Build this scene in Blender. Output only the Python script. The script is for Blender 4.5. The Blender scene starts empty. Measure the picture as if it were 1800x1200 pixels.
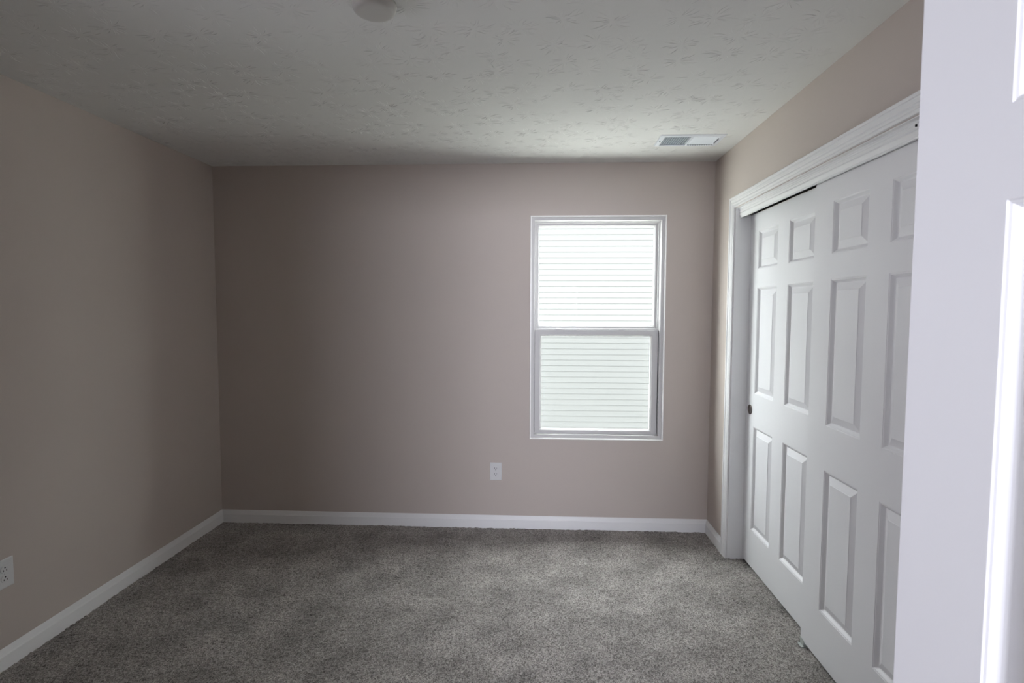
import bpy, bmesh, math, random
import numpy as np
from mathutils import Vector, Matrix

random.seed(7)
rng = np.random.default_rng(7)
scene = bpy.context.scene
COL = scene.collection

# ------------------------------------------------------------------ camera
W_PX, H_PX, F_PX = 1800, 1200, 961.07
YAW, PITCH, ROLL, CAM_Z = -0.04738, 0.05952, 0.0028, 1.4887
cam_data = bpy.data.cameras.new('camera')
cam = bpy.data.objects.new('camera', cam_data)
COL.objects.link(cam)
scene.camera = cam
cam_data.sensor_fit = 'HORIZONTAL'
cam_data.sensor_width = 36.0
cam_data.lens = F_PX / W_PX * 36.0
cam_data.clip_start = 0.02
cam_data.dof.use_dof = True
cam_data.dof.focus_distance = 3.0
cam_data.dof.aperture_fstop = 7.0
fw = Vector((math.sin(YAW) * math.cos(PITCH), math.cos(YAW) * math.cos(PITCH), -math.sin(PITCH)))
rt = Vector((math.cos(YAW), -math.sin(YAW), 0))
up = rt.cross(fw)
r2 = rt * math.cos(ROLL) + up * math.sin(ROLL)
u2 = -rt * math.sin(ROLL) + up * math.cos(ROLL)
cam.matrix_world = Matrix(((r2.x, u2.x, -fw.x, 0), (r2.y, u2.y, -fw.y, 0), (r2.z, u2.z, -fw.z, CAM_Z), (0, 0, 0, 1)))

# ------------------------------------------------------------------ world, sun, lamps, exposure
SKY_LOW, SKY_HIGH = 7.6, 20.0
world = bpy.data.worlds.new('overcast_sky')
scene.world = world
world.use_nodes = True
bg = world.node_tree.nodes['Background']
bg.inputs['Color'].default_value = (0.94, 0.97, 1.0, 1)
# overcast dome: dim at the horizon, brightest overhead
_nt = world.node_tree
_tc = _nt.nodes.new('ShaderNodeTexCoord'); _sp = _nt.nodes.new('ShaderNodeSeparateXYZ')
_mr = _nt.nodes.new('ShaderNodeMapRange')
_mr.inputs['From Min'].default_value = 0.0; _mr.inputs['From Max'].default_value = 0.85
_mr.inputs['To Min'].default_value = SKY_LOW; _mr.inputs['To Max'].default_value = SKY_HIGH
_nt.links.new(_tc.outputs['Generated'], _sp.inputs[0]); _nt.links.new(_sp.outputs[2], _mr.inputs['Value'])
_nt.links.new(_mr.outputs[0], bg.inputs['Strength'])

sun_data = bpy.data.lights.new('sun', 'SUN')
sun_data.energy = 10.5
sun_data.angle = math.radians(8)
sun_data.color = (1.0, 0.97, 0.90)
sun = bpy.data.objects.new('sun', sun_data)
COL.objects.link(sun)
sun.rotation_euler = (0, math.radians(-32), 0)      # shines along the gap between the houses

hall_data = bpy.data.lights.new('hall_daylight', 'AREA')
hall_data.shape = 'RECTANGLE'
hall_data.size = 3.5
hall_data.size_y = 0.8
hall_data.energy = 132.0
hall_data.color = (0.88, 0.90, 1.03)
hall_data.spread = math.radians(75)
hall = bpy.data.objects.new('hall_daylight', hall_data)
COL.objects.link(hall)
hall.location = (0.08, -5.0, 1.62)
hall.rotation_euler = (math.radians(90), 0, 0)                     # faces +y, into the doorway

side_data = bpy.data.lights.new('side_fill_light', 'AREA')
side_data.shape = 'RECTANGLE'
side_data.size = 0.90
side_data.size_y = 1.0
side_data.energy = 5.4
side_data.spread = math.radians(75)
side_data.color = (0.90, 0.90, 1.0)
side = bpy.data.objects.new('side_fill_light', side_data)
COL.objects.link(side)
side.location = (-2.17, 1.42, 1.55)
side.rotation_euler = (math.radians(90), 0, math.radians(-90))      # added fill light in front of the solid left wall, faces +x

scene.view_settings.view_transform = 'Standard'
scene.view_settings.look = 'None'
scene.view_settings.gamma = 1.0
scene.view_settings.use_curve_mapping = False
scene.view_settings.exposure = 0.0
scene.cycles.use_denoising = True
scene.cycles.denoising_prefilter = 'ACCURATE'
scene.cycles.max_bounces = 12
scene.cycles.diffuse_bounces = 8
scene.cycles.transparent_max_bounces = 16
scene.cycles.caustics_reflective = False
scene.cycles.caustics_refractive = False
scene.cycles.sample_clamp_indirect = 6.0

# ------------------------------------------------------------------ helpers
def link(name, me, mat=None, parent=None):
    o = bpy.data.objects.new(name, me)
    COL.objects.link(o)
    if mat is not None:
        me.materials.append(mat)
    if parent is not None:
        o.parent = parent
    return o

def tag(o, label=None, cat=None, group=None, kind=None):
    if label: o['label'] = label
    if cat: o['category'] = cat
    if group: o['group'] = group
    if kind: o['kind'] = kind
    return o

def empty(name, loc, rz=0.0):
    o = bpy.data.objects.new(name, None)
    COL.objects.link(o)
    o.location = loc
    o.rotation_euler = (0, 0, rz)
    o.empty_display_size = 0.1
    return o

class MB:
    def __init__(self):
        self.v, self.f = [], []
    def add(self, vs, fs):
        n = len(self.v)
        self.v += [tuple(p) for p in vs]
        self.f += [tuple(i + n for i in q) for q in fs]
        return self
    def box(self, x0, x1, y0, y1, z0, z1):
        vs = [(x0, y0, z0), (x1, y0, z0), (x1, y1, z0), (x0, y1, z0), (x0, y0, z1), (x1, y0, z1), (x1, y1, z1), (x0, y1, z1)]
        return self.add(vs, [(0, 3, 2, 1), (4, 5, 6, 7), (0, 1, 5, 4), (1, 2, 6, 5), (2, 3, 7, 6), (3, 0, 4, 7)])
    def obox(self, c, s, R):
        """box of size s centred c, turned by matrix R"""
        vs = []
        for k in (-1, 1):
            for (i, j) in ((-1, -1), (1, -1), (1, 1), (-1, 1)):
                vs.append(Vector(c) + R @ Vector((i * s[0] / 2, j * s[1] / 2, k * s[2] / 2)))
        return self.add(vs, [(0, 3, 2, 1), (4, 5, 6, 7), (0, 1, 5, 4), (1, 2, 6, 5), (2, 3, 7, 6), (3, 0, 4, 7)])
    def loft(self, rings, closed_ring=True, cap=True, close_path=False):
        n = len(rings[0]); vs = [p for r in rings for p in r]; fs = []
        m = len(rings)
        for a in range(m if close_path else m - 1):
            b = (a + 1) % m
            for i in range(n if closed_ring else n - 1):
                j = (i + 1) % n
                fs.append((a * n + i, a * n + j, b * n + j, b * n + i))
        if cap and closed_ring and not close_path:
            fs.append(tuple(range(n - 1, -1, -1)))
            fs.append(tuple((m - 1) * n + i for i in range(n)))
        return self.add(vs, fs)
    def lathe(self, prof, origin=(0, 0, 0), axis='z', seg=48, cap0=True, cap1=True):
        """prof = [(r, h)...] turned round an axis through origin"""
        rings = []
        for r, h in prof:
            ring = []
            for k in range(seg):
                a = 2 * math.pi * k / seg
                c, s = r * math.cos(a), r * math.sin(a)
                p = {'z': (c, s, h), 'x': (h, c, s), 'y': (s, h, c)}[axis]
                ring.append((origin[0] + p[0], origin[1] + p[1], origin[2] + p[2]))
            rings.append(ring)
        n = seg; vs = [p for r in rings for p in r]; fs = []
        for a in range(len(rings) - 1):
            for i in range(n):
                j = (i + 1) % n
                fs.append((a * n + i, a * n + j, (a + 1) * n + j, (a + 1) * n + i))
        if cap0: fs.append(tuple(range(n - 1, -1, -1)))
        if cap1: fs.append(tuple((len(rings) - 1) * n + i for i in range(n)))
        return self.add(vs, fs)
    def build(self, name, mat=None, parent=None, smooth=None, bevel=0.0, fix=True):
        me = bpy.data.meshes.new(name)
        me.from_pydata(self.v, [], self.f)
        me.update()
        if fix:
            bm = bmesh.new(); bm.from_mesh(me)
            bmesh.ops.recalc_face_normals(bm, faces=bm.faces)
            bm.to_mesh(me); bm.free()
        o = link(name, me, mat, parent)
        if smooth is not None:
            me.polygons.foreach_set('use_smooth', [True] * len(me.polygons))
            me.set_sharp_from_angle(angle=math.radians(smooth))
        if bevel > 0:
            b = o.modifiers.new('bevel', 'BEVEL')
            b.width = bevel; b.segments = 2; b.limit_method = 'ANGLE'; b.angle_limit = math.radians(35)
        return o

def rect_ring(mb, x0, x1, z0, z1, prof, axes='xz', y=0.0, sgn=1):
    """closed profile [(inset, depth)] swept round a rectangle with mitred corners;
    plane x-z (depth along +y*sgn)"""
    rings = []
    for (cx, cz, sx, sz) in ((x0, z0, 1, 1), (x1, z0, -1, 1), (x1, z1, -1, -1), (x0, z1, 1, -1)):
        rings.append([(cx + sx * a, y + sgn * d, cz + sz * a) for a, d in prof])
    mb.loft(rings, closed_ring=True, cap=False, close_path=True)
    return mb

# ------------------------------------------------------------------ materials
def new_mat(name):
    m = bpy.data.materials.new(name); m.use_nodes = True
    nt = m.node_tree
    return m, nt, nt.nodes['Principled BSDF']

def N(nt, t, **kw):
    n = nt.nodes.new(t)
    for k, v in kw.items(): setattr(n, k, v)
    return n

def math_node(nt, op, a, b=None, c=None, clamp=False):
    n = nt.nodes.new('ShaderNodeMath'); n.operation = op; n.use_clamp = clamp
    for i, v in enumerate((a, b, c)):
        if v is None: continue
        if isinstance(v, (int, float)): n.inputs[i].default_value = v
        else: nt.links.new(v, n.inputs[i])
    return n.outputs[0]

def paint(name, color, rough=0.5, spec=0.5, bump=0.0, scale=300, dist=0.0004, metallic=0.0):
    m, nt, b = new_mat(name)
    b.inputs['Base Color'].default_value = (*color, 1)
    b.inputs['Roughness'].default_value = rough
    b.inputs['Specular IOR Level'].default_value = spec
    b.inputs['Metallic'].default_value = metallic
    tc = N(nt, 'ShaderNodeTexCoord')
    no = N(nt, 'ShaderNodeTexNoise'); no.inputs['Scale'].default_value = scale; no.inputs['Detail'].default_value = 3
    nt.links.new(tc.outputs['Object'], no.inputs['Vector'])
    # a very small mottling of the paint film
    mx = N(nt, 'ShaderNodeMix', data_type='RGBA')
    mx.inputs['A'].default_value = (*[c * 0.985 for c in color], 1)
    mx.inputs['B'].default_value = (*[min(1, c * 1.015) for c in color], 1)
    nt.links.new(no.outputs['Fac'], mx.inputs['Factor'])
    nt.links.new(mx.outputs['Result'], b.inputs['Base Color'])
    if bump > 0:
        bp = N(nt, 'ShaderNodeBump'); bp.inputs['Strength'].default_value = bump; bp.inputs['Distance'].default_value = dist
        nt.links.new(no.outputs['Fac'], bp.inputs['Height']); nt.links.new(bp.outputs['Normal'], b.inputs['Normal'])
    return m

WALL_C = (0.515, 0.456, 0.416)
M = {}
M['wall'] = paint('greige_wall_paint', WALL_C, 0.75, 0.25, bump=0.25, scale=220, dist=0.0006)
M['trim'] = paint('white_trim_paint', (0.80, 0.80, 0.80), 0.42, 0.4)
M['door'] = paint('white_door_paint', (0.80, 0.80, 0.815), 0.5, 0.35, bump=0.05, scale=500, dist=0.0003)
M['vinyl'] = paint('white_vinyl', (0.56, 0.55, 0.545), 0.6, 0.25)
M['liner'] = paint('bright_white_liner', (0.90, 0.89, 0.87), 0.35, 0.5)
M['plastic'] = paint('white_plastic', (0.66, 0.66, 0.66), 0.35, 0.5)
M['alarm'] = paint('off_white_plastic', (0.50, 0.49, 0.465), 0.5, 0.4)
M['vent'] = paint('white_enamel', (0.76, 0.79, 0.84), 0.4, 0.5)
M['dark'] = paint('dark_cavity', (0.02, 0.02, 0.02), 0.9, 0.1)
M['duct'] = paint('galvanised_duct', (0.22, 0.24, 0.27), 0.5, 0.4)
M['bronze'] = paint('brushed_bronze', (0.15, 0.125, 0.11), 0.25, 0.5, metallic=1.0)
M['nickel'] = paint('satin_nickel', (0.60, 0.57, 0.53), 0.25, 0.5, metallic=1.0)
M['drywall'] = paint('closet_wall_paint', (0.5, 0.47, 0.45), 0.8, 0.2)
M['clear_plastic'] = paint('translucent_plastic', (0.42, 0.46, 0.44), 0.3, 0.5)
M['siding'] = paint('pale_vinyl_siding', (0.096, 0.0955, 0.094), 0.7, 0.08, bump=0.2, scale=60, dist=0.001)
M['snow'] = paint('pale_concrete_ground', (0.72, 0.73, 0.70), 0.9, 0.2, bump=0.3, scale=8, dist=0.01)
M['roofing'] = paint('grey_shingle', (0.2, 0.2, 0.2), 0.9, 0.2)

def ceiling_mat():
    m, nt, b = new_mat('stomped_ceiling_paint')
    b.inputs['Base Color'].default_value = (0.74, 0.74, 0.725, 1)
    b.inputs['Roughness'].default_value = 0.85
    b.inputs['Specular IOR Level'].default_value = 0.2
    tc = N(nt, 'ShaderNodeTexCoord')
    fine = N(nt, 'ShaderNodeTexNoise'); fine.inputs['Scale'].default_value = 30; fine.inputs['Detail'].default_value = 3
    nt.links.new(tc.outputs['Object'], fine.inputs['Vector'])
    bp = N(nt, 'ShaderNodeBump'); bp.inputs['Strength'].default_value = 0.35; bp.inputs['Distance'].default_value = 0.0012
    nt.links.new(fine.outputs['Fac'], bp.inputs['Height']); nt.links.new(bp.outputs['Normal'], b.inputs['Normal'])
    return m
M['ceiling'] = ceiling_mat()

def carpet_mat():
    m, nt, b = new_mat('grey_cut_pile_carpet')
    b.inputs['Roughness'].default_value = 1.0
    b.inputs['Specular IOR Level'].default_value = 0.05
    b.inputs['Sheen Weight'].default_value = 0.15
    tc = N(nt, 'ShaderNodeTexCoord')
    def noise(s, d, r=0.5):
        n = N(nt, 'ShaderNodeTexNoise'); n.inputs['Scale'].default_value = s; n.inputs['Detail'].default_value = d
        n.inputs['Roughness'].default_value = r
        nt.links.new(tc.outputs['Object'], n.inputs['Vector']); return n.outputs['Fac']
    big = noise(4.2, 5, 0.62)       # brushed patches where the pile lies the other way
    tuft = noise(250, 2, 0.6)       # single tufts
    vo = N(nt, 'ShaderNodeTexVoronoi'); vo.inputs['Scale'].default_value = 210
    nt.links.new(tc.outputs['Object'], vo.inputs['Vector'])
    cr = N(nt, 'ShaderNodeValToRGB')
    cr.color_ramp.elements[0].position = 0.36; cr.color_ramp.elements[0].color = (0.125, 0.114, 0.106, 1)
    cr.color_ramp.elements[1].position = 0.66; cr.color_ramp.elements[1].color = (0.50, 0.468, 0.44, 1)
    s = math_node(nt, 'ADD', math_node(nt, 'MULTIPLY', tuft, 0.62), math_node(nt, 'MULTIPLY', vo.outputs['Color'], 0.38))
    nt.links.new(s, cr.inputs['Fac'])
    mr = N(nt, 'ShaderNodeMapRange'); mr.inputs['From Min'].default_value = 0.35; mr.inputs['From Max'].default_value = 0.65
    mr.inputs['To Min'].default_value = 0.70; mr.inputs['To Max'].default_value = 1.18
    nt.links.new(big, mr.inputs['Value'])
    mul = N(nt, 'ShaderNodeVectorMath', operation='SCALE')
    nt.links.new(cr.outputs['Color'], mul.inputs[0]); nt.links.new(mr.outputs[0], mul.inputs['Scale'])
    nt.links.new(mul.outputs[0], b.inputs['Base Color'])
    bp = N(nt, 'ShaderNodeBump'); bp.inputs['Strength'].default_value = 0.8; bp.inputs['Distance'].default_value = 0.004
    nt.links.new(tuft, bp.inputs['Height']); nt.links.new(bp.outputs['Normal'], b.inputs['Normal'])
    return m
M['carpet'] = carpet_mat()

def thin_glass(name, tint, gloss=0.06):
    m = bpy.data.materials.new(name); m.use_nodes = True
    nt = m.node_tree; nt.nodes.clear()
    out = N(nt, 'ShaderNodeOutputMaterial'); mix = N(nt, 'ShaderNodeMixShader')
    tr = N(nt, 'ShaderNodeBsdfTransparent'); tr.inputs['Color'].default_value = (*tint, 1)
    gl = N(nt, 'ShaderNodeBsdfGlossy'); gl.inputs['Roughness'].default_value = 0.02
    lw = N(nt, 'ShaderNodeFresnel'); lw.inputs['IOR'].default_value = 1.035
    nt.links.new(lw.outputs[0], mix.inputs[0])
    nt.links.new(tr.outputs[0], mix.inputs[1]); nt.links.new(gl.outputs[0], mix.inputs[2])
    nt.links.new(mix.outputs[0], out.inputs[0])
    return m
M['glass'] = thin_glass('window_glass', (0.97, 0.99, 0.98))

def screen_mat():
    m = bpy.data.materials.new('insect_screen'); m.use_nodes = True
    nt = m.node_tree; nt.nodes.clear()
    out = N(nt, 'ShaderNodeOutputMaterial'); mix = N(nt, 'ShaderNodeMixShader')
    tr = N(nt, 'ShaderNodeBsdfTransparent')
    df = N(nt, 'ShaderNodeBsdfDiffuse'); df.inputs['Color'].default_value = (0.25, 0.26, 0.26, 1)
    mix.inputs[0].default_value = 0.14        # share of the view the fine mesh covers
    nt.links.new(tr.outputs[0], mix.inputs[1]); nt.links.new(df.outputs[0], mix.inputs[2])
    nt.links.new(mix.outputs[0], out.inputs[0])
    return m
M['screen'] = screen_mat()

# ------------------------------------------------------------------ room dimensions (metres)
XL, XR, YB, YF, H = -2.1972, 1.1373, 3.6441, -0.02, 2.44
WT = 0.13
WX0, WX1, WZ0, WZ1 = -0.0525, 0.8355, 0.614, 2.101        # window opening
CY0, CY1, CZ = 1.53, 3.252, 2.072                           # closet opening (y range, head)
DX0, DX1, DZ = -0.20, 0.625, 2.06                           # doorway behind the camera

def holed_wall(name, P, a0, a1, z0, z1, ha0, ha1, hz0, hz1, t, mat):
    A = [a0, ha0, ha1, a1]; Z = [z0, hz0, hz1, z1]
    vs, fs = [], []
    for d in (0, t):
        for z in Z:
            for a in A: vs.append(P(a, d, z))
    idx = lambda i, j, k: k * 16 + j * 4 + i
    for j in range(3):
        for i in range(3):
            if i == 1 and j == 1: continue
            if j == 0 and i == 1 and hz0 <= z0: continue
            fs.append((idx(i, j, 0), idx(i + 1, j, 0), idx(i + 1, j + 1, 0), idx(i, j + 1, 0)))
            fs.append((idx(i, j, 1), idx(i, j + 1, 1), idx(i + 1, j + 1, 1), idx(i + 1, j, 1)))
    def q(a, b): fs.append((idx(*a, 0), idx(*b, 0), idx(*b, 1), idx(*a, 1)))
    for (a, b) in (((1, 1), (1, 2)), ((1, 2), (2, 2)), ((2, 2), (2, 1)), ((2, 1), (1, 1))): q(a, b)
    for i in range(3): q((i, 0), (i + 1, 0)); q((i, 3), (i + 1, 3))
    for j in range(3): q((0, j), (0, j + 1)); q((3, j), (3, j + 1))
    return MB().add(vs, fs).build(name, mat)

# ------------------------------------------------------------------ structure
o = holed_wall('wall_back', lambda a, d, z: (a, YB + d, z), XL - WT, XR + 0.9, -0.12, H + 0.12, WX0, WX1, WZ0, WZ1, WT, M['wall'])
tag(o, 'greige painted back wall with the window in it', 'wall', kind='structure')
o = MB().box(XL - WT, XL, YF - 5.4, YB, -0.12, H + 0.12).build('wall_left', M['wall'])
tag(o, 'greige painted left wall, dim, with an outlet low on it', 'wall', kind='structure')
o = holed_wall('wall_right', lambda a, d, z: (XR + d, a, z), YF, YB, -0.12, H + 0.12, CY0, CY1, -0.01, CZ, WT, M['wall'])
tag(o, 'greige painted right wall around the closet opening', 'wall', kind='structure')
o = holed_wall('wall_front', lambda a, d, z: (a, YF - d, z), XL, XR + 0.9, -0.12, H + 0.12, DX0, DX1, -0.01, DZ, 0.12, M['wall'])
tag(o, 'greige painted front wall with the doorway in it', 'wall', kind='structure')
mb = MB()
mb.box(XR + 0.75, XR + 0.9, YF, YB, -0.12, H + 0.12)
o = mb.build('wall_closet', M['drywall']); tag(o, 'back wall inside the closet', 'wall', kind='structure')
mb = MB(); mb.box(XL, XR + 0.9, YF - 5.4, YF - 5.25, -0.12, H + 0.12)
o = mb.build('wall_hall', M['wall']); tag(o, 'far wall of the hallway behind the doorway', 'wall', kind='structure')
mb = MB(); mb.box(XR + 0.75, XR + 0.9, YF - 5.25, YF - 0.12, -0.12, H + 0.12)
o = mb.build('wall_hall_side', M['wall']); tag(o, 'side wall of the hallway', 'wall', kind='structure')
def ceiling_mesh():
    """flat slab plus the brush-stomp relief: bursts of thin raised plaster ridges"""
    mb = MB().box(XL - WT, XR + 0.9, YF - 5.4, YB + WT, H, H + 0.12)
    rnd = random.Random(11)
    pitch = 0.155
    y = 0.35
    row = 0
    while y < YB - 0.05:
        x = XL + 0.05 + (pitch / 2 if row % 2 else 0)
        while x < XR - 0.03:
            cx, cy = x + rnd.uniform(-0.05, 0.05), y + rnd.uniform(-0.05, 0.05)
            n = rnd.randint(16, 30)
            a_off = rnd.uniform(0, 6.28)
            stretch = rnd.uniform(0.75, 1.25)
            relief = rnd.uniform(0.45, 1.0)
            for k in range(n):
                a = a_off + 6.2832 * (k + rnd.uniform(-0.45, 0.45)) / n
                r0 = rnd.uniform(0.006, 0.035); ln = rnd.uniform(0.018, 0.060)
                bend = rnd.uniform(-0.9, 0.9)
                hgt = rnd.uniform(0.0005, 0.0015) * relief; wd = rnd.uniform(0.0006, 0.0013)
                pts = []
                px, py = cx + r0 * math.cos(a) * stretch, cy + r0 * math.sin(a) / stretch
                for q in range(5):
                    pts.append((px, py, a)); px += ln / 4 * math.cos(a); py += ln / 4 * math.sin(a); a += bend / 4
                if not (XL + 0.004 < px < XR - 0.004 and py < YB - 0.004): continue
                vs, fs = [], []
                for q, (qx, qy, qa) in enumerate(pts):
                    t = (0.15, 0.85, 1.0, 0.8, 0.15)[q]
                    nx, ny = -math.sin(qa) * wd * (0.5 + 0.5 * t), math.cos(qa) * wd * (0.5 + 0.5 * t)
                    vs += [(qx - nx, qy - ny, H + 0.0002), (qx, qy, H - hgt * t), (qx + nx, qy + ny, H + 0.0002)]
                for q in range(4):
                    b = q * 3
                    fs += [(b, b + 1, b + 4, b + 3), (b + 1, b + 2, b + 5, b + 4)]
                mb.add(vs, fs)
            x += pitch
        y += pitch * 0.9; row += 1
    return mb.build('ceiling', M['ceiling'])
o = ceiling_mesh()
tag(o, 'off-white ceiling with stomped starburst texture', 'ceiling', kind='structure')

# carpet: fine uneven pile surface over a solid slab
def carpet():
    x0, x1, y0, y1 = XL - 0.01, XR + 0.76, YF - 5.26, YB + 0.01
    xs = np.arange(x0, XR + 0.14, 0.012); ys = np.arange(0.7, y1 + 0.001, 0.012)
    X, Y = np.meshgrid(xs, ys)
    z = rng.normal(0, 0.0016, X.shape)
    z = z + 0.0015 * np.sin(X * 9 + 2 * np.sin(Y * 3)) * np.sin(Y * 7 + np.sin(X * 5))
    z[0, :] = 0; z[:, -1] = 0; z[:, 0] = 0
    nx, ny = len(xs), len(ys)
    vs = np.stack([X.ravel(), Y.ravel(), z.ravel()], 1).tolist()
    i = np.arange(ny - 1)[:, None] * nx + np.arange(nx - 1)[None, :]
    i = i.ravel()
    fs = np.stack([i, i + 1, i + 1 + nx, i + nx], 1).tolist()
    mb = MB(); mb.add(vs, fs)
    def quad(a0, a1, b0, b1):
        mb.add([(a0, b0, 0), (a1, b0, 0), (a1, b1, 0), (a0, b1, 0)], [(0, 1, 2, 3)])
    quad(x0, xs[-1], y0, 0.7); quad(xs[-1], x1, y0, ys[-1])
    mb.box(x0, x1, y0, y1, -0.1, -0.02)
    o = mb.build('floor', M['carpet'], fix=False)
    return tag(o, 'grey cut-pile wall-to-wall carpet with brushed patches', 'carpet', kind='structure')
carpet()

# baseboards -------------------------------------------------------
BH = 0.0855
BP = [(0, -0.004), (0.0145, -0.004), (0.0145, 0.054), (0.0138, 0.0575), (0.0115, 0.0600), (0.0105, 0.0630), (0.0050, 0.0790), (0.0035, 0.0835), (0.0025, BH), (0, BH)]
def baseboard(name, p0, p1, n, m0, m1, label):
    """p0->p1 along the wall, n into the room, m0/m1 tangent shift per unit thickness"""
    p0, p1, n = Vector(p0), Vector(p1), Vector(n)
    t = (p1 - p0).normalized()
    rings = []
    for p, m in ((p0, m0), (p1, m1)):
        rings.append([p + n * a + t * (m * a) + Vector((0, 0, h)) for a, h in BP])
    o = MB().loft(rings).build(name, M['trim'], smooth=25)
    return tag(o, label, 'baseboard', kind='structure')
baseboard('baseboard_back', (XL, YB, 0), (XR, YB, 0), (0, -1, 0), 1, -1, 'white baseboard along the foot of the back wall')
baseboard('baseboard_left', (XL, YF, 0), (XL, YB, 0), (1, 0, 0), 0, -1, 'white baseboard along the foot of the left wall')
baseboard('baseboard_right', (XR, CY1 + 0.066, 0), (XR, YB, 0), (-1, 0, 0), 0, -1, 'short white baseboard between back corner and closet casing')
baseboard('baseboard_right_front', (XR, YF, 0), (XR, CY0 - 0.066, 0), (-1, 0, 0), 0, 0, 'white baseboard of the right wall behind the open door')

# closet casing ----------------------------------------------------
CASE = [(0, 0), (0, 0.009), (0.002, 0.0105), (0.009, 0.0108), (0.0105, 0.0088), (0.0125, 0.0088), (0.014, 0.0118), (0.020, 0.0135),
        (0.026, 0.0125), (0.0275, 0.0105), (0.030, 0.0105), (0.0315, 0.0125), (0.044, 0.0135), (0.0455, 0.0118), (0.048, 0.0118),
        (0.0500, 0.0160), (0.056, 0.0172), (0.060, 0.0165), (0.062, 0.0140), (0.062, 0)]
REV = 0.004
def casing_leg(y, sy, parent):
    """side casing: profile offset away from opening along sy"""
    rings = []
    for z, m in ((-0.005, 0), (CZ + REV - 0.0, 1)):
        rings.append([(XR - h, y + sy * (REV + a), z + m * a) for a, h in CASE])
    return MB().loft(rings).build('casing_leg', M['trim'], parent, smooth=18)
root = empty('trim_1', (0, 0, 0))
tag(root, 'white moulded casing framing the sliding closet doors', 'door casing', kind='structure')
casing_leg(CY1, 1, root); casing_leg(CY0, -1, root)
rings = []
for y, sy in ((CY1, 1), (CY0, -1)):
    rings.append([(XR - h, y + sy * (REV + a), CZ + REV + a) for a, h in CASE])
MB().loft(rings).build('casing_head', M['trim'], root, smooth=18)

# jamb: boards lining the closet opening
JT = 0.002
root = empty('trim_2', (0, 0, 0))
tag(root, 'flat white jamb boards lining the closet opening', 'door jamb', kind='structure')
MB().box(XR - 0.0005, XR + WT, CY1 - JT, CY1, -0.004, CZ).build('side_jamb', M['trim'], root)
MB().box(XR - 0.0005, XR + WT, CY0, CY0 + JT, -0.004, CZ).build('side_jamb', M['trim'], root)
MB().box(XR - 0.0005, XR + WT, CY0 + JT, CY1 - JT, CZ - 0.003, CZ).build('head_jamb', M['trim'], root)

# fascia board hiding the door track: a piece of the same moulding, thick edge up, leaning in slightly
VAL = [(0.0, 0.0), (0.0, 0.0155), (0.002, 0.0172), (0.008, 0.0165), (0.0098, 0.0125), (0.0125, 0.0125), (0.014, 0.0142), (0.0175, 0.0142),
       (0.019, 0.0122), (0.0215, 0.0122), (0.023, 0.0135), (0.030, 0.0130), (0.0315, 0.0108), (0.0335, 0.0108), (0.035, 0.0125),
       (0.040, 0.0142), (0.046, 0.0125), (0.0535, 0.0085), (0.055, 0.0075), (0.0565, 0.0095), (0.0600, 0.0095), (0.0615, 0.0080), (0.0615, 0.0)]
ZV = 2.0775
def val_pt(a, h): return (XR + 0.030 - h + a * 0.06, ZV - a)
rings = [[(val_pt(a, h)[0], y, val_pt(a, h)[1]) for a, h in VAL] for y in (CY1 - JT - 0.001, CY0 + JT + 0.001)]
o = MB().loft(rings).build('trim_3', M['trim'], smooth=18)
tag(o, 'white fluted fascia strip hiding the closet door track', 'fascia', kind='structure')
MB().box(XR + 0.0135, XR + 0.0185, 1.7655, 1.7690, 2.0490, 2.0560).build('nail_slot', M['dark'], o)
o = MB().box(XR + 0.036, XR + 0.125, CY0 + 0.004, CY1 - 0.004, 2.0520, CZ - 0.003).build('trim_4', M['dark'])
tag(o, 'dark narrow track channel above the far closet door', 'door track', kind='structure')

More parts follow.
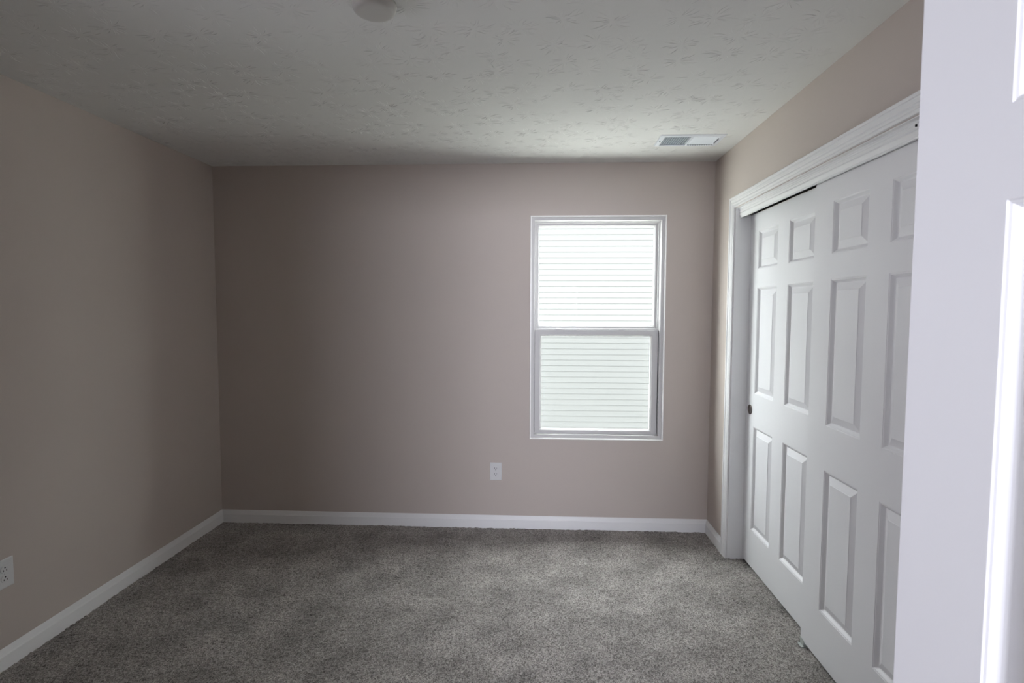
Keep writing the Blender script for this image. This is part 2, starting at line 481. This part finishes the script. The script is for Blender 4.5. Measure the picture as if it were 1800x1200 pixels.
# ------------------------------------------------------------------ moulded six panel doors
PANEL = [(0.0, 0.0), (0.0015, 0.0014), (0.0050, 0.0022), (0.0080, 0.0055), (0.0125, 0.0112), (0.0150, 0.0132), (0.0170, 0.0138), (0.0180, 0.0134),
         (0.0460, 0.0030), (0.0466, 0.0018), (0.0480, 0.0015)]
def make_door(name, w, h, t, cols, rows, loc, rz, lean=0.0, both=False):
    """slab with six pressed panels; local x across, y through (front y=0), z up"""
    def slab():
        xs = sorted([0, w] + [c for p in cols for c in p]); zs = sorted([0, h] + [c for p in rows for c in p])
        vs, fs = [], []
        nx = len(xs)
        for z in zs:
            for x in xs: vs.append((x, 0, z))
        def hole(i, j):
            cx, cz = (xs[i] + xs[i + 1]) / 2, (zs[j] + zs[j + 1]) / 2
            return any(a < cx < b for a, b in cols) and any(a < cz < b for a, b in rows)
        for j in range(len(zs) - 1):
            for i in range(nx - 1):
                if not hole(i, j):
                    fs.append((j * nx + i, j * nx + i + 1, (j + 1) * nx + i + 1, (j + 1) * nx + i))
        m = MB().add(vs, fs)
        if both:
            m.add([(x, t, z) for x, _, z in vs], [tuple(reversed(f)) for f in fs])
        # edge band and back
        loop0 = [(0, 0, 0), (w, 0, 0), (w, 0, h), (0, 0, h)]
        loop1 = [(0, t, 0), (w, t, 0), (w, t, h), (0, t, h)]
        m.add(loop0 + loop1, [(0, 4, 5, 1), (1, 5, 6, 2), (2, 6, 7, 3), (3, 7, 4, 0)] + ([] if both else [(4, 7, 6, 5)]))
        return m
    m = slab()
    o = m.build(name, M['door'], fix=False)
    o.location = loc; o.rotation_euler = (0, lean, rz)
    for side in ((0, 1) if both else (0,)):
        for (z0, z1) in sorted(rows, reverse=True):
            for (x0, x1) in cols:
                rings = []
                for a, d in PANEL:
                    y = d if side == 0 else t - d
                    rings.append([(x0 + a, y, z0 + a), (x1 - a, y, z0 + a), (x1 - a, y, z1 - a), (x0 + a, y, z1 - a)])
                mb = MB(); vs = [p for r in rings for p in r]; fs = []
                for k in range(len(rings) - 1):
                    for i in range(4):
                        j = (i + 1) % 4
                        q = (k * 4 + i, k * 4 + j, (k + 1) * 4 + j, (k + 1) * 4 + i)
                        fs.append(q if side == 0 else tuple(reversed(q)))
                q = tuple((len(rings) - 1) * 4 + i for i in range(4))
                fs.append(q if side == 0 else tuple(reversed(q)))
                mb.add(vs, fs).build('raised_panel', M['door'], o, fix=False)
    return o

ROWS = lambda z: [(0.210 + z, 0.808 + z), (0.994 + z, 1.595 + z), (1.697 + z, 1.908 + z)]
DW, DT = 0.895, 0.033
# near sliding door, front track
d_near = make_door('door_2', DW, 2.012, DT, [(0.145, 0.385), (0.513, 0.753)], ROWS(0.0), (XR + 0.048, 2.431, 0.018), -math.pi / 2)
tag(d_near, 'nearer white six-panel sliding closet door, in front of the other', 'closet door', kind='structure')
# far sliding door, back track
d_far = make_door('door_1', DW, 2.011, DT, [(0.112, 0.362), (0.487, 0.737)], ROWS(0.0), (XR + 0.088, CY1 - 0.004, 0.018), -math.pi / 2)
tag(d_far, 'farther white six-panel sliding closet door with round finger pull', 'closet door', kind='structure')
# finger pull on the far door (door-local: x across, y depth)
def proud_pull(parent, x, z):
    mb = MB()
    mb.lathe([(0.0290, 0.0), (0.0290, -0.0022), (0.0275, -0.0036), (0.0262, -0.0036), (0.0248, -0.0026), (0.0225, -0.0012), (0.012, -0.0006), (0.001, -0.0005)],
             origin=(x, 0, z), axis='y', seg=48, cap0=False, cap1=True)
    o = mb.build('finger_pull', M['bronze'], parent, smooth=50)
    tag(o, 'round dark bronze finger pull')
    return o
proud_pull(d_far, (CY1 - 0.004) - 3.187, 0.914 - 0.018)

# entry door, standing open on the right, close to the camera
ang = math.atan2(-0.1185, 0.0190)
d_entry = make_door('door_3', 0.762, 2.03, 0.035, [(0.118, 0.325), (0.437, 0.644)], ROWS(0.0), (0.4835, 0.736, 0.012), ang, both=True)
d_entry.rotation_euler = (0, 0, ang)
tag(d_entry, 'white six-panel bedroom door standing open at the right edge', 'door', kind='structure')
for s, y0 in ((1, 0.0), (-1, 0.035)):
    mb = MB()
    mb.lathe([(0.031, y0), (0.031, y0 - s * 0.006), (0.027, y0 - s * 0.010), (0.013, y0 - s * 0.012), (0.0115, y0 - s * 0.032), (0.020, y0 - s * 0.038), (0.0265, y0 - s * 0.048),
              (0.0265, y0 - s * 0.058), (0.021, y0 - s * 0.066), (0.001, y0 - s * 0.068)], origin=(0.062, 0, 0.902), axis='y', seg=32)
    mb.build('door_knob', M['nickel'], d_entry, smooth=40)

# doorway jambs behind the camera
root = empty('trim_5', (0, 0, 0))
tag(root, 'white jamb boards of the doorway', 'door jamb', kind='structure')
MB().box(DX0, DX0 + 0.018, YF - 0.12, YF, -0.004, DZ).build('side_jamb', M['trim'], root)
MB().box(DX1 - 0.018, DX1, YF - 0.12, YF, -0.004, DZ).build('side_jamb', M['trim'], root)
MB().box(DX0 + 0.018, DX1 - 0.018, YF - 0.12, YF, DZ - 0.018, DZ).build('head_jamb', M['trim'], root)

# closet floor guide between the sliding doors
g = empty('floor_guide', (XR + 0.064, 2.405, 0.0))
tag(g, 'small translucent plastic floor guide under the closet door edge', 'door guide')
MB().box(-0.034, 0.034, -0.020, 0.020, 0.000, 0.0035).build('base_plate', M['clear_plastic'], g, bevel=0.001)
for x in (-0.0215, 0.0205):
    MB().box(x - 0.0012, x + 0.0012, -0.016, 0.016, 0.0035, 0.030 if x < 0 else 0.026).build('fin', M['clear_plastic'], g, bevel=0.0006)

# ------------------------------------------------------------------ window
win = empty('window_1', ((WX0 + WX1) / 2, YB, WZ0))
tag(win, 'white vinyl single-hung window in the back wall', 'window', kind='structure')
def place(o):
    o.location = (-win.location[0], -win.location[1], -win.location[2]); return o
# liner with a thin nosing standing proud of the wall
mb = MB()
rect_ring(mb, WX0, WX1, WZ0, WZ1, [(0.0, 0.0), (-0.0, -0.0035), (0.0010, -0.0050), (0.0050, -0.0050), (0.0066, -0.0035), (0.0068, 0.020), (0.0, 0.022)], y=YB)
place(mb.build('window_liner', M['liner'], win, smooth=30))
# main frame
mb = MB()
rect_ring(mb, WX0, WX1, WZ0, WZ1, [(0.0, 0.020), (0.0235, 0.020), (0.0245, 0.0175), (0.0280, 0.0175), (0.0290, 0.0195), (0.0290, 0.040), (0.031, 0.042),
                                    (0.031, 0.128), (0.0, 0.128)], y=YB)
place(mb.build('window_frame', M['vinyl'], win, smooth=20))
mb = MB()   # inner stop / balance channel in the upper half
zc = 1.350
rect_ring(mb, WX0 + 0.031, WX1 - 0.031, zc, WZ1 - 0.031, [(0.0, 0.062), (0.007, 0.062), (0.009, 0.066), (0.009, 0.079), (0.0, 0.079)], y=YB)
place(mb.build('channel_stop', M['vinyl'], win, smooth=20))
# upper sash (outer track)
ux0, ux1, uz0, uz1 = WX0 + 0.031, WX1 - 0.031, 1.335, WZ1 - 0.029
def sash(x0, x1, z0, z1, l, r, b, t, yf, yb, name):
    """frame with different rail widths, stepped glazing bead"""
    rings = []
    prof = [(0.0, yf), (0.80, yf), (0.84, yf + 0.003), (0.97, yf + 0.008), (1.0, yf + 0.010), (1.0, yb), (0.0, yb)]
    for (cx, cz, sx, sz, ax, az) in ((x0, z0, 1, 1, l, b), (x1, z0, -1, 1, r, b), (x1, z1, -1, -1, r, t), (x0, z1, 1, -1, l, t)):
        rings.append([(cx + sx * ax * a, YB + y, cz + sz * az * a) for a, y in prof])
    m = MB().loft(rings, closed_ring=True, cap=False, close_path=True)
    return place(m.build(name, M['vinyl'], win, smooth=20))
us = sash(ux0, ux1, uz0, uz1, 0.0265, 0.030, 0.045, 0.030, 0.080, 0.112, 'upper_sash')
ls = sash(WX0 + 0.0325, WX1 - 0.0355, 0.6400, 1.349, 0.042, 0.046, 0.034, 0.042, 0.042, 0.074, 'lower_sash')
place(MB().box(WX0 + 0.0290, WX0 + 0.0323, YB + 0.0480, YB + 0.0620, 0.6500, 1.3490).build('sash_gap_shade', M['dark'], win))  # near-black strip stands in for the shade in the sash gap
place(MB().box(WX1 - 0.0353, WX1 - 0.0290, YB + 0.0480, YB + 0.0620, 0.6500, 1.3490).build('sash_gap_shade', M['dark'], win))  # same painted gap shade on the right side
# glass panes
g1 = MB().box(ux0 + 0.024, ux1 - 0.027, YB + 0.096, YB + 0.100, uz0 + 0.04, uz1 - 0.027).build('glass_pane', M['glass'], us)
g2 = MB().box(WX0 + 0.070, WX1 - 0.074, YB + 0.058, YB + 0.062, 0.670, 1.311).build('glass_pane', M['glass'], ls)
# sash locks on the meeting rail
for lx in (0.138, 0.552):
    mb = MB()
    mb.box(lx - 0.030, lx + 0.030, YB + 0.050, YB + 0.070, 1.349, 1.3515)
    mb.lathe([(0.017, 1.3515), (0.017, 1.3555), (0.014, 1.3580), (0.001, 1.3585)], origin=(lx, YB + 0.060, 0), seg=24)
    mb.box(lx - 0.006, lx + 0.036, YB + 0.046, YB + 0.052, 1.3520, 1.3560)
    mb.build('sash_lock', M['vinyl'], ls, smooth=35)
# insect screen outside the lower half
mb = MB(); rect_ring(mb, WX0 + 0.031, WX1 - 0.031, WZ0 + 0.031, 1.345, [(0, 0.1165), (0.012, 0.1165), (0.012, 0.1235), (0, 0.1235)], y=YB)
sf = place(mb.build('insect_screen', M['vinyl'], win))
MB().box(WX0 + 0.04, WX1 - 0.04, YB + 0.1195, YB + 0.1200, WZ0 + 0.04, 1.337).build('screen_mesh', M['screen'], sf)

# frame added round the side fill light, no opening behind it (outside the picture)
fill_frame = MB()
for (a, d) in ((0.0, 0.0), ):
    rings = []
    for cy, cz, sy, sz in ((0.89, 0.97, 1, 1), (1.95, 0.97, -1, 1), (1.95, 2.13, -1, -1), (0.89, 2.13, 1, -1)):
        rings.append([(XL + dd, cy + sy * aa, cz + sz * aa) for aa, dd in ((0, 0), (0, 0.020), (0.06, 0.024), (0.075, 0.010), (0.075, 0))])
    fill_frame.loft(rings, closed_ring=True, cap=False, close_path=True)
o = fill_frame.build('fill_light_frame', M['vinyl'])
tag(o, 'white frame added round the unseen fill light on the left wall', 'window', kind='structure')

# ------------------------------------------------------------------ outlets
def make_outlet(label, loc, rz, flip):
    r = empty('wall_outlet', loc, rz)
    r.rotation_euler = (0, math.pi if flip else 0, rz)
    tag(r, label, 'outlet')
    pw, ph = 0.080, 0.121
    rings = []
    for a, d in ((0, 0.0), (0.0, -0.0025), (0.0012, -0.0045), (0.004, -0.0056)):
        rings.append([(-pw / 2 + a, d, -ph / 2 + a), (pw / 2 - a, d, -ph / 2 + a), (pw / 2 - a, d, ph / 2 - a), (-pw / 2 + a, d, ph / 2 - a)])
    MB().loft(rings).build('cover_plate', M['plastic'], r)
    for s in (1, -1):
        zc = s * 0.0195
        # receptacle face: circle flattened top and bottom
        ring = []
        for k in range(40):
            an = 2 * math.pi * k / 40
            ring.append((0.0172 * math.cos(an), max(-0.0143, min(0.0143, 0.0172 * math.sin(an)))))
        f = MB().loft([[(x, -0.0050, zc + z) for x, z in ring], [(x, -0.0072, zc + z) for x, z in ring], [(x * 0.95, -0.0078, zc + z * 0.95) for x, z in ring]]).build('receptacle', M['plastic'], r)
        sl = MB()
        sl.box(-0.0078, -0.0052, -0.0082, -0.0074, zc + 0.0005, zc + 0.0085)
        sl.box(0.0052, 0.0078, -0.0082, -0.0074, zc + 0.0012, zc + 0.0078)
        sl.build('slot_pair', M['dark'], f)
        MB().lathe([(0.0028, -0.0074), (0.0028, -0.0082)], origin=(0, 0, zc - 0.0068), axis='y', seg=20).build('ground_hole', M['dark'], f)
    MB().lathe([(0.0032, -0.0050), (0.0032, -0.0066), (0.001, -0.0072)], origin=(0, 0, 0), axis='y', seg=20).build('screw', M['plastic'], r, smooth=40)
    return r
make_outlet('white duplex outlet low on the back wall, left of the window', (-0.2805, YB, 0.3885), 0, False)
make_outlet('white duplex outlet on the dim left wall, at the left edge', (XL, 2.093, 0.392), math.pi / 2, True)

# ------------------------------------------------------------------ ceiling register
v = empty('ceiling_vent', (0.845, 3.185, H))
tag(v, 'white rectangular air register on the ceiling near the back right corner', 'vent')
vx, vy = 0.178, 0.102
def rring(mb, x, y, prof):
    rings = []
    for sx, sy in ((-1, -1), (1, -1), (1, 1), (-1, 1)):
        rings.append([(sx * (x - a), sy * (y - a), z) for a, z in prof])
    mb.loft(rings, closed_ring=True, cap=False, close_path=True)
mb = MB()
rring(mb, vx, vy, [(0, 0.0), (0.0, -0.0015), (0.004, -0.0050), (0.024, -0.0075), (0.027, -0.0065), (0.027, 0.0)])
mb.build('register_frame', M['vent'], v, smooth=20)
mb = MB(); mb.box(-0.006, 0.006, -0.076, 0.076, -0.0070, -0.0004)
mb.build('centre_bar', M['vent'], v)
mb = MB(); mb.box(-0.151, 0.151, -0.075, 0.075, -0.0012, -0.0004)
mb.build('damper_blade', M['duct'], v)
for side in (-1, 1):
    mb = MB()
    R = Matrix.Rotation(math.radians(-58 if side < 0 else 38), 3, 'Y')
    for k in range(11):
        x = side * (0.0135 + k * 0.0131)
        mb.obox((x, 0, -0.0045), (0.0085 if side < 0 else 0.0125, 0.150, 0.0009), R)
    mb.build('louvre_bank', M['vent'], v)
    # punched teeth along the long edges of the bank
    mb = MB()
    for k in range(11):
        x = side * (0.0135 + k * 0.0131)
        mb.box(x - 0.0032, x + 0.0032, 0.068 if side > 0 else -0.0745, 0.0745 if side > 0 else -0.068, -0.0082, -0.0072)
    mb.build('notch_row', M['duct'], v)
mb = MB(); mb.box(0.1440, 0.1480, -0.052, 0.030, -0.0135, -0.0070)
mb.build('damper_lever', M['duct'], v, bevel=0.0008)
for sx in (-1, 1):
    MB().lathe([(0.004, -0.0066), (0.004, -0.0082), (0.001, -0.0086)], origin=(sx * 0.1645, 0, 0), seg=16).build('screw', M['duct'] if sx < 0 else M['vent'], v, smooth=40)

# ------------------------------------------------------------------ smoke alarm
s = empty('smoke_detector', (-0.514, 1.736, H))
tag(s, 'round white domed smoke detector mounted on the ceiling', 'smoke detector')
MB().lathe([(0.058, 0.0), (0.058, -0.0075)], seg=64).build('mounting_base', M['duct'], s, smooth=30)
MB().lathe([(0.0650, -0.0050), (0.0675, -0.0062), (0.0685, -0.0100), (0.0680, -0.0160), (0.0655, -0.0240), (0.0610, -0.0310), (0.0540, -0.0350), (0.045, -0.0368), (0.02, -0.0380), (0.001, -0.0382)],
           seg=72).build('domed_cover', M['alarm'], s, smooth=50)

# ------------------------------------------------------------------ outside
o = MB().box(-30, 40, YB + WT + 0.02, 60, -1.05, -0.95).build('ground', M['snow'])
tag(o, 'pale ground between the houses', 'ground', kind='structure')
hs = empty('neighbouring_house', (0.0, 9.85, -0.95))
tag(hs, 'neighbouring house clad in pale horizontal lap siding, filling the window', 'house')
def siding(x0, x1, y, z0, n, ex):
    prof = [(0.10, 0)]
    for k in range(n):
        z = k * ex
        prof += [(-0.009, z), (-0.0085, z + 0.003), (-0.002, z + ex - 0.004), (0.0, z + ex - 0.001)]
    prof += [(0.0, n * ex), (0.10, n * ex)]
    rings = [[(x, a, z) for a, z in prof] for x in (x0, x1)]
    return MB().loft(rings)
HX0, HX1 = -3.2, 11.0
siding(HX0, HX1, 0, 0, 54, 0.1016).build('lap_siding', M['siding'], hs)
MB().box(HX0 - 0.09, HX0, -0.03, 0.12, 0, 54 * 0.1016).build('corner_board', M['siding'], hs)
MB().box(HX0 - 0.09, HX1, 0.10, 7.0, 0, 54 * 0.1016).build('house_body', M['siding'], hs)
rz = 54 * 0.1016
rings = [[(x, -0.35, rz), (x, 3.5, rz + 2.2), (x, 7.4, rz), (x, 7.4, rz - 0.12), (x, -0.35, rz - 0.12)] for x in (HX0 - 0.3, HX1 + 0.3)]
MB().loft(rings).build('roof', M['roofing'], hs)
